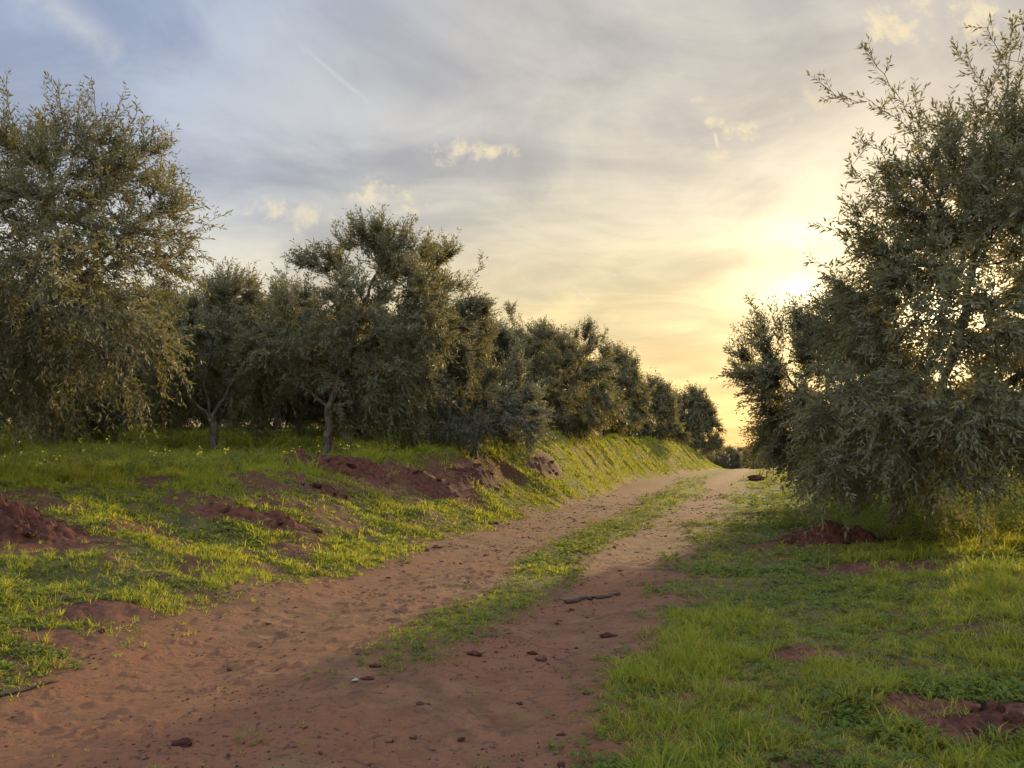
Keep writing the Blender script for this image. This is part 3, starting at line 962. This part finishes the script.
# far wood on the skyline: one unreadable mass
rng = np.random.default_rng(77)
n = 260
fx = np.linspace(-260, 330, n) + rng.normal(0, 2, n); fy = 215 + rng.normal(0, 10, n)
fz = height(fx, fy, False)
Pp, Sz = [], []
for i in range(n):
    m_ = 130
    dd = unit(rng.normal(0, 1, (m_, 3))) * (rng.random(m_) ** .4)[:, None] * np.array([3.2, 3.0, 1.9]) * rng.uniform(.8, 1.2)
    Pp.append(dd + np.array([fx[i], fy[i], fz[i] + 2.6 + rng.normal(0, .5)]))
Pp = np.concatenate(Pp); N = len(Pp)
a = unit(rng.normal(0, 1, (N, 3))); b_ = unit(np.cross(a, rng.normal(0, 1, (N, 3))))
s_ = rng.uniform(.25, .6, N)[:, None]
V = np.stack([Pp + a * s_, Pp + b_ * s_ * .6, Pp - a * s_, Pp - b_ * s_ * .6], 1).reshape(-1, 3)
o = np_mesh('distant_wood', V, [(np.arange(N)[:, None] * 4 + np.array([[0, 1, 2, 3]]), 0)], [MAT_LEAF_GREY], smooth_shade=False)
tag(o, 'thin dark line of distant trees along the horizon', 'wood', kind='stuff')


# ------------------------------------------------------------------ earth mounds
HEAPS = []


def mound(px, py, rx, ry, h, rot, seed, label, mat=None, name='earth_mound', peaks=3):
    rng = np.random.default_rng(seed)
    c = ground_hit(px, py)
    n_r, n_a = 56, 200
    rr = np.linspace(0, 1.12, n_r)[1:]; aa = np.linspace(0, 2 * np.pi, n_a, endpoint=False)
    Am, Rm = np.meshgrid(aa, rr)
    lx, ly = Rm * np.cos(Am), Rm * np.sin(Am)
    lx, ly = np.append(lx.ravel(), 0), np.append(ly.ravel(), 0)
    edge = 1 + .28 * fbm(lx * 1.7 + seed, ly * 1.7, 3, seed=seed)
    prof = np.clip(1 - (np.hypot(lx, ly) / edge) ** 1.6, -.3, 1)
    X0, Y0 = lx * rx, ly * ry
    cs, sn = math.cos(rot), math.sin(rot)
    X, Y = c[0] + X0 * cs - Y0 * sn, c[1] + X0 * sn + Y0 * cs
    lump = .75 + .7 * fbm(X * 2.2, Y * 2.2, 4, seed=seed + 3)
    rough = .62 * np.abs(fbm(X * 4.3, Y * 4.3, 4, seed=seed + 5)) + .16 * np.abs(vnoise(X * 17, Y * 17, seed=seed + 6))
    Z = height(X, Y) - .03 + h * prof * lump + np.clip(prof + .15, 0, 1) * rough * min(h, .3) * 1.2
    Z = np.where(prof < -.05, height(X, Y) - .06, Z)
    V = np.stack([X, Y, Z], -1)
    base = V[-1].copy(); V = V - base
    k = np.arange((n_r - 1) * n_a).reshape(n_r - 1, n_a); kn = np.roll(k, -1, 1)
    Q = np.stack([k[:-1], k[1:], kn[1:], kn[:-1]], -1).reshape(-1, 4)
    T = np.stack([np.full(n_a, len(V) - 1), k[0], kn[0]], -1)
    o = np_mesh(name, V, [(Q, 0), (T, 0)], [mat or MAT_EARTH])
    o.location = base
    HEAPS.append((V + base, prof, label))
    tag(o, label, 'earth mound', 'mounds of turned red earth')
    return o


mound(8, 532, .8, .6, .30, .2, 201, 'heap of dark red earth at the left edge beside the track', MAT_EARTH_DARK)
mound(330, 472, 1.7, .6, .38, .15, 202, 'long ridge of red earth in front of the tall middle olive trunk')
mound(328, 494, .5, .35, .14, .2, 203, 'small lump of red earth below the long ridge')
mound(478, 475, .5, 1.5, .15, -.35, 204, 'dark earth bank under the low grey olive tree', MAT_EARTH_DARK)
mound(828, 541, .95, .42, .24, 0, 205, 'small dark earth heap on the grass below the right hand trees', MAT_EARTH_DARK)
mound(782, 541, .28, .2, .08, 0, 206, 'tiny earth pile left of the dark heap on the right verge', MAT_EARTH_DARK)
mound(60, 467, 1.1, .5, .22, 0, 207, 'low red earth heap in the weeds under the left edge tree')
mound(1000, 728, .42, .26, .07, .2, 208, 'patch of turned dark red earth in the bottom right corner', MAT_EARTH_DARK)
mound(545, 466, .35, 1.5, .10, -.3, 210, 'low broken earth heap on the bank below the wispy topped olive', MAT_EARTH_DARK)
mound(428, 487, .8, .5, .2, .2, 211, 'crumbling earth heap on the bank between long ridge and grey bush')
mound(265, 522, 1.0, .34, .16, .35, 209, 'low strip of bare red earth in the grass left of the track')


# ------------------------------------------------------------------ clods, sticks, litter
def clod_mesh(seed, mat):
    rng = np.random.default_rng(seed)
    nu, nv = 18, 11
    th = np.arange(nu) / nu * 2 * np.pi; ph = np.linspace(-np.pi / 2, np.pi / 2, nv)
    T_, P_ = np.meshgrid(th, ph)
    v = np.stack([np.cos(P_) * np.cos(T_), np.cos(P_) * np.sin(T_), np.sin(P_)], -1).reshape(-1, 3)
    r = 1 + .55 * fbm(v[:, 0] * 1.3 + seed, v[:, 1] * 1.3, 2, seed=seed, z=v[:, 2] * 1.3) + .35 * vnoise(v[:, 0] * 3.1 + seed, v[:, 1] * 3.1, v[:, 2] * 3.1, seed=seed + 1)
    v = v * r[:, None] * np.array([1, .75, .42])
    k = np.arange(nu * nv).reshape(nv, nu); kn = np.roll(k, -1, 1)
    Q = np.stack([k[:-1], kn[:-1], kn[1:], k[1:]], -1).reshape(-1, 4)
    o = np_mesh('earth_clod', v, [(Q, 0)], [mat])
    return o


CLODS = [clod_mesh(301 + i, MAT_CLOD if i % 2 else MAT_EARTH_DARK) for i in range(5)]
CUSED = [False] * 5


def clod(k, px, py, size, rot, label, group):
    c = ground_hit(px, py); size *= .72
    if not CUSED[k]:
        o = CLODS[k]; CUSED[k] = True
    else:
        o = CLODS[k].copy(); COL.objects.link(o)
    o.location = (c[0], c[1], float(height(np.array([c[0]]), np.array([c[1]]))[0]) + size * .15)
    o.scale = (size,) * 3; o.rotation_euler = (0, 0, rot)
    tag(o, label, 'clod', group)


GC = 'loose clods on the track'
for i, (px, py, s, lab) in enumerate((
        (182, 745, .07, 'dark flat clod near the bottom edge of the track'), (541, 661, .085, 'largest dark clod in the middle of the right wheel rut'),
        (532, 654, .05, 'small clod touching the largest clod in the right rut'), (437, 548, .12, 'broken clod at the left edge of the track below the bank'),
        (427, 551, .08, 'smaller broken clod left of its twin at the bank foot'), (608, 637, .09, 'flat dark clod right of centre in the right rut'),
        (622, 658, .045, 'small round clod near the right edge of the track'), (474, 655, .07, 'flattened clod left of the largest clod'),
        (420, 705, .04, 'single dark clod low in the middle of the track'), (103, 632, .07, 'reddish clod in the grass at the left track edge'),
        (494, 524, .13, 'clod at the bank foot where the track narrows'), (697, 556, .07, 'dark clod on the right edge of the track'))):
    clod(i % 5, px, py, s, i * 1.3, lab, GC)
rng = random.Random(5)
GS = 'scattered small crumbs of earth'
cnt = 0
while cnt < 95:
    yy = 3.9 * (26 / 3.9) ** rng.random()
    uo = rng.gauss(0, 1) * .5 + rng.choice((-1.35, 1.35, 1.2, .2))
    xx = float(road_x(np.array([yy]))[0]) + uo
    if abs(uo) > 2.3:
        continue
    k = rng.randrange(5)
    if not CUSED[k]:
        continue
    o = CLODS[k].copy(); COL.objects.link(o)
    s = rng.uniform(.010, .028) * (1 + .05 * yy)
    o.location = (xx, yy, float(height(np.array([xx]), np.array([yy]))[0]) + s * .15)
    o.scale = (s, s * rng.uniform(.7, 1.3), s * rng.uniform(.6, 1)); o.rotation_euler = (0, 0, rng.uniform(0, 6))
    tag(o, 'small loose crumb of earth lying on the dirt track', 'clod', GS)
    cnt += 1
# loose lumps lying on the heaps
rng = random.Random(8)
for (HV, prof, lab) in HEAPS:
    m_ = [i for i in range(len(HV)) if -.05 < prof[i] < .85]
    for j in range(9):
        i = rng.choice(m_); k = rng.randrange(5)
        if not CUSED[k]:
            continue
        o = CLODS[k].copy(); COL.objects.link(o)
        s_ = rng.uniform(.03, .075) * (1 + .04 * HV[i][1])
        o.location = HV[i]; o.scale = (s_, s_ * rng.uniform(.7, 1.2), s_ * rng.uniform(.8, 1.4)); o.rotation_euler = (rng.uniform(-.5, .5), rng.uniform(-.5, .5), rng.uniform(0, 6))
        tag(o, 'loose lump of red earth lying on a turned earth heap', 'clod', 'lumps on the earth heaps')
# grit and dead leaves trodden into the track: nobody could count them
rng = np.random.default_rng(15)
n = 11000
yy = 3.4 * (34 / 3.4) ** rng.random(n); uo = rng.uniform(-2.6, 2.5, n)
xx = road_x(yy) + uo
kp = rng.random(n) < smooth(-.05, .5, fbm(xx * 1.1, yy * 1.1, 4, seed=91)) * .93 + .07
xx, yy = xx[kp], yy[kp]; n = len(xx)
sz = rng.uniform(.003, .009, n) * (1 + .10 * yy)
Cc = np.stack([xx, yy, height(xx, yy) + sz * .2], -1)
octa = np.array([[1, 0, 0], [0, 1, 0], [-1, 0, 0], [0, -1, 0], [0, 0, .6], [0, 0, -.6]])
th = rng.uniform(0, 6.3, n); st = rng.uniform(.5, 1.3, (n, 6, 1))
ct, sn = np.cos(th)[:, None], np.sin(th)[:, None]
ox = octa[None, :, 0] * rng.uniform(.8, 2.2, (n, 1)); oy = octa[None, :, 1]
V = np.stack([ox * ct - oy * sn, ox * sn + oy * ct, np.repeat(octa[None, :, 2], n, 0)], -1) * st * sz[:, None, None] + Cc[:, None]
T = np.array([[0, 1, 4], [1, 2, 4], [2, 3, 4], [3, 0, 4], [1, 0, 5], [2, 1, 5], [3, 2, 5], [0, 3, 5]])
TT = (np.arange(n)[:, None, None] * 6 + T[None])
sel = rng.random(n)
o = np_mesh('gravel', V.reshape(-1, 3), [(TT[sel < .65].reshape(-1, 3), 0), (TT[sel >= .65].reshape(-1, 3), 1)], [MAT_CLOD, MAT_EARTH_DARK], smooth_shade=False)
tag(o, 'fine dark grit and dead leaf litter trodden into the track', 'gravel', kind='stuff')
# boulder by the verge
c = ground_hit(757, 481)
o = clod_mesh(333, MAT_EARTH_DARK); o.name = 'boulder'
o.location = (c[0], c[1], c[2] + .18); o.scale = (.55, .5, .52)
tag(o, 'dark rounded boulder on the grass where the track meets the right verge', 'boulder')


def stick(pts, r, label, seed):
    rng = np.random.default_rng(seed)
    P = []
    pts = [np.asarray(p, float) for p in pts]
    for a, b in zip(pts[:-1], pts[1:]):
        k = max(2, int(np.linalg.norm(b - a) / .05))
        for j in range(k):
            P.append(a + (b - a) * j / k)
    P.append(pts[-1]); P = np.array(P)
    P[:, :2] += rng.normal(0, .004, (len(P), 2))
    P[:, 2] = height(P[:, 0], P[:, 1]) + r * .8
    rad = r * np.linspace(1, .6, len(P)) * (1 + rng.normal(0, .1, len(P)))
    par = np.arange(len(P)) - 1; main = np.append(np.arange(1, len(P)), -1)
    base = P[0].copy()
    V, Q = tubes(P - base, par, rad, np.arange(len(P)) > 0, 7, main)
    ring0, ringn = np.arange(7)[::-1], np.arange(len(V) - 7, len(V))
    o = np_mesh('stick', V, [(Q, 0), (ring0[None], 0), (ringn[None], 0)], [MAT_WOOD])
    o.location = base
    tag(o, label, 'stick')


stick([ground_hit(565, 604), ground_hit(592, 600), ground_hit(620, 596)], .027, 'short thick dark stick lying across the right wheel rut', 1)
stick([ground_hit(-20, 703), ground_hit(20, 693), ground_hit(58, 682)], .016, 'thin stick lying at the lower left edge of the track', 2)
c = ground_hit(355, 683)
V = np.array([[-.022, -.016, .012], [.02, -.018, .018], [.025, .014, .010], [.002, .02, .022], [-.02, .014, .012]])
V = np.concatenate([V, V - np.array([0, 0, .003])])
o = np_mesh('paper_scrap', V, [(np.array([[0, 1, 2, 3, 4]]), 0), (np.array([[9, 8, 7, 6, 5]]), 0), (np.array([[i, i + 5, (i + 1) % 5 + 5, (i + 1) % 5] for i in range(5)]), 0)], [MAT_PAPER], smooth_shade=False)
o.location = (c[0], c[1], float(height(np.array([c[0]]), np.array([c[1]]))[0]))
tag(o, 'tiny pale scrap of paper on the bare track', 'litter')

# ------------------------------------------------------------------ sky, sun, camera
sun_dir = unit(ray(940, 306)[None])[0]
SUN_EL = math.asin(sun_dir[2]); SUN_AZ = math.atan2(sun_dir[0], sun_dir[1])
W = bpy.data.worlds.new('World'); SC.world = W; W.use_nodes = True
nt = NT(W.node_tree)
dirv = nt.n('ShaderNodeTexCoord').outputs['Generated']
sep = nt.n('ShaderNodeSeparateXYZ'); nt.put(sep.inputs[0], dirv)
X, Y, Z = sep.outputs
Yp = nt.m('MAXIMUM', Y, .05)
u = nt.m('DIVIDE', X, Yp); v = nt.m('DIVIDE', Z, Yp)
uv = nt.comb(u, v, 0)
front = nt.ss(Y, .05, .25)
el = nt.m('ARCSINE', Z)
fac = nt.m('DIVIDE', el, .6, clamp=True)        # 0 horizon .. 1 at 34 degrees
E = lambda y: max(0, math.atan((HOR - y) / F_PX * .95)) / .6
cool = nt.ramp(fac, [(0, (.80, .58, .30)), (E(400), (.80, .66, .40)), (E(300), (.72, .68, .58)), (E(210), (.53, .57, .63)), (E(120), (.42, .485, .61)), (1, (.35, .445, .63))])
warm = nt.ramp(fac, [(0, (.86, .53, .21)), (E(400), (.89, .65, .28)), (E(300), (.80, .66, .36)), (E(210), (.62, .57, .45)), (E(120), (.565, .535, .485)), (1, (.48, .475, .475))])
side = nt.ss(u, -.55, .12)
skyc = nt.mix(nt.m('MULTIPLY', side, front), cool, warm)
# cloud sheets: soft streaks on a level layer
zz = nt.m('ADD', nt.m('MAXIMUM', Z, 0), .16)
lay = nt.comb(nt.m('DIVIDE', X, zz), nt.m('DIVIDE', Y, zz), 0)
c1 = nt.noise(nt.vm('MULTIPLY', lay, (1.0, 1.7, 1)), .75, 6, .55, .5)
c2 = nt.noise(nt.vm('ADD', lay, (7, 3, 0)), 2.4, 6, .6, .7)
cl = nt.m('ADD', nt.m('MULTIPLY', c1, .7), nt.m('MULTIPLY', c2, .3))
gain = nt.ss(cl, .39, .61, .79, 1.24)
tint = nt.mix(nt.ss(cl, .4, .6), (.97, .97, 1.04), (1.04, 1.01, .95))
skyc = nt.vm('MULTIPLY', skyc, tint)
skyc = nt.vm('SCALE', skyc, s=gain)
# glow round the veiled sun
cosang = nt.vm('DOT_PRODUCT', dirv, tuple(sun_dir))
angd = nt.m('MULTIPLY', nt.m('ARCCOSINE', nt.m('MINIMUM', cosang, .99999)), 180 / math.pi)
gl1 = nt.m('MULTIPLY', nt.m('EXPONENT', nt.m('DIVIDE', angd, -9.0)), .62)
gl2 = nt.m('MULTIPLY', nt.m('EXPONENT', nt.m('DIVIDE', angd, -3.0)), 1.5)
gl3 = nt.m('MULTIPLY', nt.m('EXPONENT', nt.m('MULTIPLY', nt.m('POWER', angd, 2), -1 / 1.6)), 5.0)
glow_mod = nt.ss(c2, .36, .64, .62, 1.3)
veil = nt.m('MULTIPLY', nt.m('ARCCOSINE', nt.m('MINIMUM', nt.vm('DOT_PRODUCT', dirv, tuple(unit(ray(806, 288)[None])[0])), .99999)), 180 / math.pi)
veil = nt.m('MULTIPLY', nt.m('EXPONENT', nt.m('DIVIDE', veil, -2.6)), nt.ss(c2, .35, .6, .5, 1.1))
glow = nt.vm('ADD', nt.vm('SCALE', (1.0, .80, .40), s=nt.m('MULTIPLY', gl1, glow_mod)), nt.vm('SCALE', (1.0, .86, .55), s=nt.m('MULTIPLY', gl2, glow_mod)))
glow = nt.vm('ADD', glow, nt.vm('SCALE', (1., .85, .55), s=gl3))
glow = nt.vm('ADD', glow, nt.vm('SCALE', (1., .90, .62), s=veil))
skyc = nt.vm('ADD', skyc, glow)


def uvp(px, py):
    r = ray(px, py); return r[0] / r[1], r[2] / r[1]


pn = nt.noise(uv, 24, 8, .66, .25)
masks_ = []
for (px, py, rx, ry, k) in ((470, 152, 58, 12, .9), (452, 158, 24, 9, .8), (385, 200, 50, 18, .95), (270, 212, 28, 19, .9), (310, 216, 55, 14, .7), (740, 126, 22, 13, 1), (715, 122, 17, 9, .9),
                            (714, 156, 20, 9, .7), (790, 119, 9, 9, .7), (890, 30, 50, 24, .8), (955, 16, 100, 28, .75), (450, 112, 8, 3, .5), (665, 75, 40, 6, .35), (820, 100, 45, 14, .35), (700, 100, 14, 5, .4)):
    a, b = uvp(px, py)
    e1 = nt.m('DIVIDE', nt.m('SUBTRACT', u, a), rx * 1.25 / F_PX); e2 = nt.m('DIVIDE', nt.m('SUBTRACT', v, b), ry * 1.4 / F_PX)
    g = nt.m('EXPONENT', nt.m('MULTIPLY', nt.m('ADD', nt.m('POWER', nt.m('ABSOLUTE', e1), 2), nt.m('POWER', nt.m('ABSOLUTE', e2), 2)), -1.1))
    thr = nt.m('SUBTRACT', .74, nt.m('MULTIPLY', g, .34))
    masks_.append(nt.m('MULTIPLY', nt.ss(nt.m('SUBTRACT', pn, thr), -.03, .22), nt.m('MULTIPLY', nt.ss(g, .08, .4), k)))
puff = masks_[0]
for q_ in masks_[1:]:
    puff = nt.m('MAXIMUM', puff, q_)
puff = nt.m('MULTIPLY', puff, front)
skyc = nt.mix(puff, skyc, nt.mix(side, (.86, .77, .60), (.96, .80, .50)))


def trail(p, q, w, k, soft=.12):
    """aircraft trail or streak of cirrus as a thin line on the sky"""
    (a0, b0), (a1, b1) = uvp(*p), uvp(*q)
    L = math.hypot(a1 - a0, b1 - b0); tx, ty = (a1 - a0) / L, (b1 - b0) / L
    du, dv = nt.m('SUBTRACT', u, a0), nt.m('SUBTRACT', v, b0)
    al = nt.m('DIVIDE', nt.m('ADD', nt.m('MULTIPLY', du, tx), nt.m('MULTIPLY', dv, ty)), L)
    pe = nt.m('DIVIDE', nt.m('SUBTRACT', nt.m('MULTIPLY', du, -ty), nt.m('MULTIPLY', dv, -tx)), w / F_PX)
    pe = nt.m('ADD', pe, nt.m('MULTIPLY', nt.m('SUBTRACT', pn, .5), 1.6))
    g = nt.m('EXPONENT', nt.m('MULTIPLY', nt.m('POWER', nt.m('ABSOLUTE', pe), 2), -1))
    ends = nt.m('MULTIPLY', nt.m('MULTIPLY', nt.ss(al, 0, soft), nt.ss(al, 1, 1 - soft)), nt.ss(pn, .3, .6, .45, 1.1))
    return nt.m('MULTIPLY', nt.m('MULTIPLY', g, ends), nt.m('MULTIPLY', front, k))


for (p, q_, w, k, col, *so_) in (((286, 33), (392, 122), 2.0, .30, (.80, .78, .76), .4), ((20, -20), (125, 60), 14, .34, (.80, .78, .74)), ((571, 283), (594, 305), 1.2, .35, (.95, .88, .7)),
                           ((714, 130), (719, 150), 1.5, .4, (1.1, 1., .8), .3), ((340, 85), (520, 190), 30, .16, (.75, .73, .72)), ((690, 410), (830, 398), 5, .4, (.60, .45, .28)), ((560, 330), (800, 312), 16, .25, (.72, .62, .42)),
                           ((480, 300), (700, 262), 14, .22, (.66, .60, .47))):
    skyc = nt.mix(trail(p, q_, w, k, *so_), skyc, col)
# unseen sky overhead and behind the camera, brightened to add fill light below
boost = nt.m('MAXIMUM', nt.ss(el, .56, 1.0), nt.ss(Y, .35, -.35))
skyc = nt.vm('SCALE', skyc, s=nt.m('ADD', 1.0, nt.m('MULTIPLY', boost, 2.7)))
skyc = nt.mix(nt.ss(Z, -.01, -.06), skyc, (.10, .08, .05))
sky = nt.n('ShaderNodeTexSky', sky_type='NISHITA', sun_disc=False)
sky.sun_elevation = SUN_EL; sky.sun_rotation = SUN_AZ; sky.air_density = 1.2; sky.dust_density = 2.5
SKY_STRENGTH = .10
EXPO = .7
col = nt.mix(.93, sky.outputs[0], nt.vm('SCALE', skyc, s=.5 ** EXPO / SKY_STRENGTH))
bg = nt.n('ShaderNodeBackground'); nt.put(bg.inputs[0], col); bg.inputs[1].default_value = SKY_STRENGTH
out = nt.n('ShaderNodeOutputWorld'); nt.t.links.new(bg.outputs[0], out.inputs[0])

sl = bpy.data.lights.new('sun', 'SUN'); sl.energy = 5.0; sl.angle = math.radians(.6); sl.color = (1.0, .77, .38)
so = bpy.data.objects.new('sun', sl); COL.objects.link(so)
so.rotation_euler = Vector(tuple(sun_dir)).to_track_quat('Z', 'Y').to_euler()
so.location = (40, 80, 30)

cam = bpy.data.cameras.new('camera'); cam.sensor_width = 36; cam.lens = F_PX / 1024 * 36
cam.clip_start = .05; cam.clip_end = 6000
co = bpy.data.objects.new('camera', cam); COL.objects.link(co)
co.location = (0, 0, CAM_H); co.rotation_euler = (math.pi / 2 + PITCH, 0, 0)
SC.camera = co
SC.render.resolution_x, SC.render.resolution_y = 1024, 768
SC.view_settings.view_transform = 'Standard'; SC.view_settings.look = 'None'
SC.view_settings.exposure = EXPO; SC.view_settings.gamma = 1
SC.cycles.max_bounces = 6; SC.cycles.diffuse_bounces = 3; SC.cycles.transmission_bounces = 3; SC.cycles.glossy_bounces = 2
SC.cycles.use_denoising = True
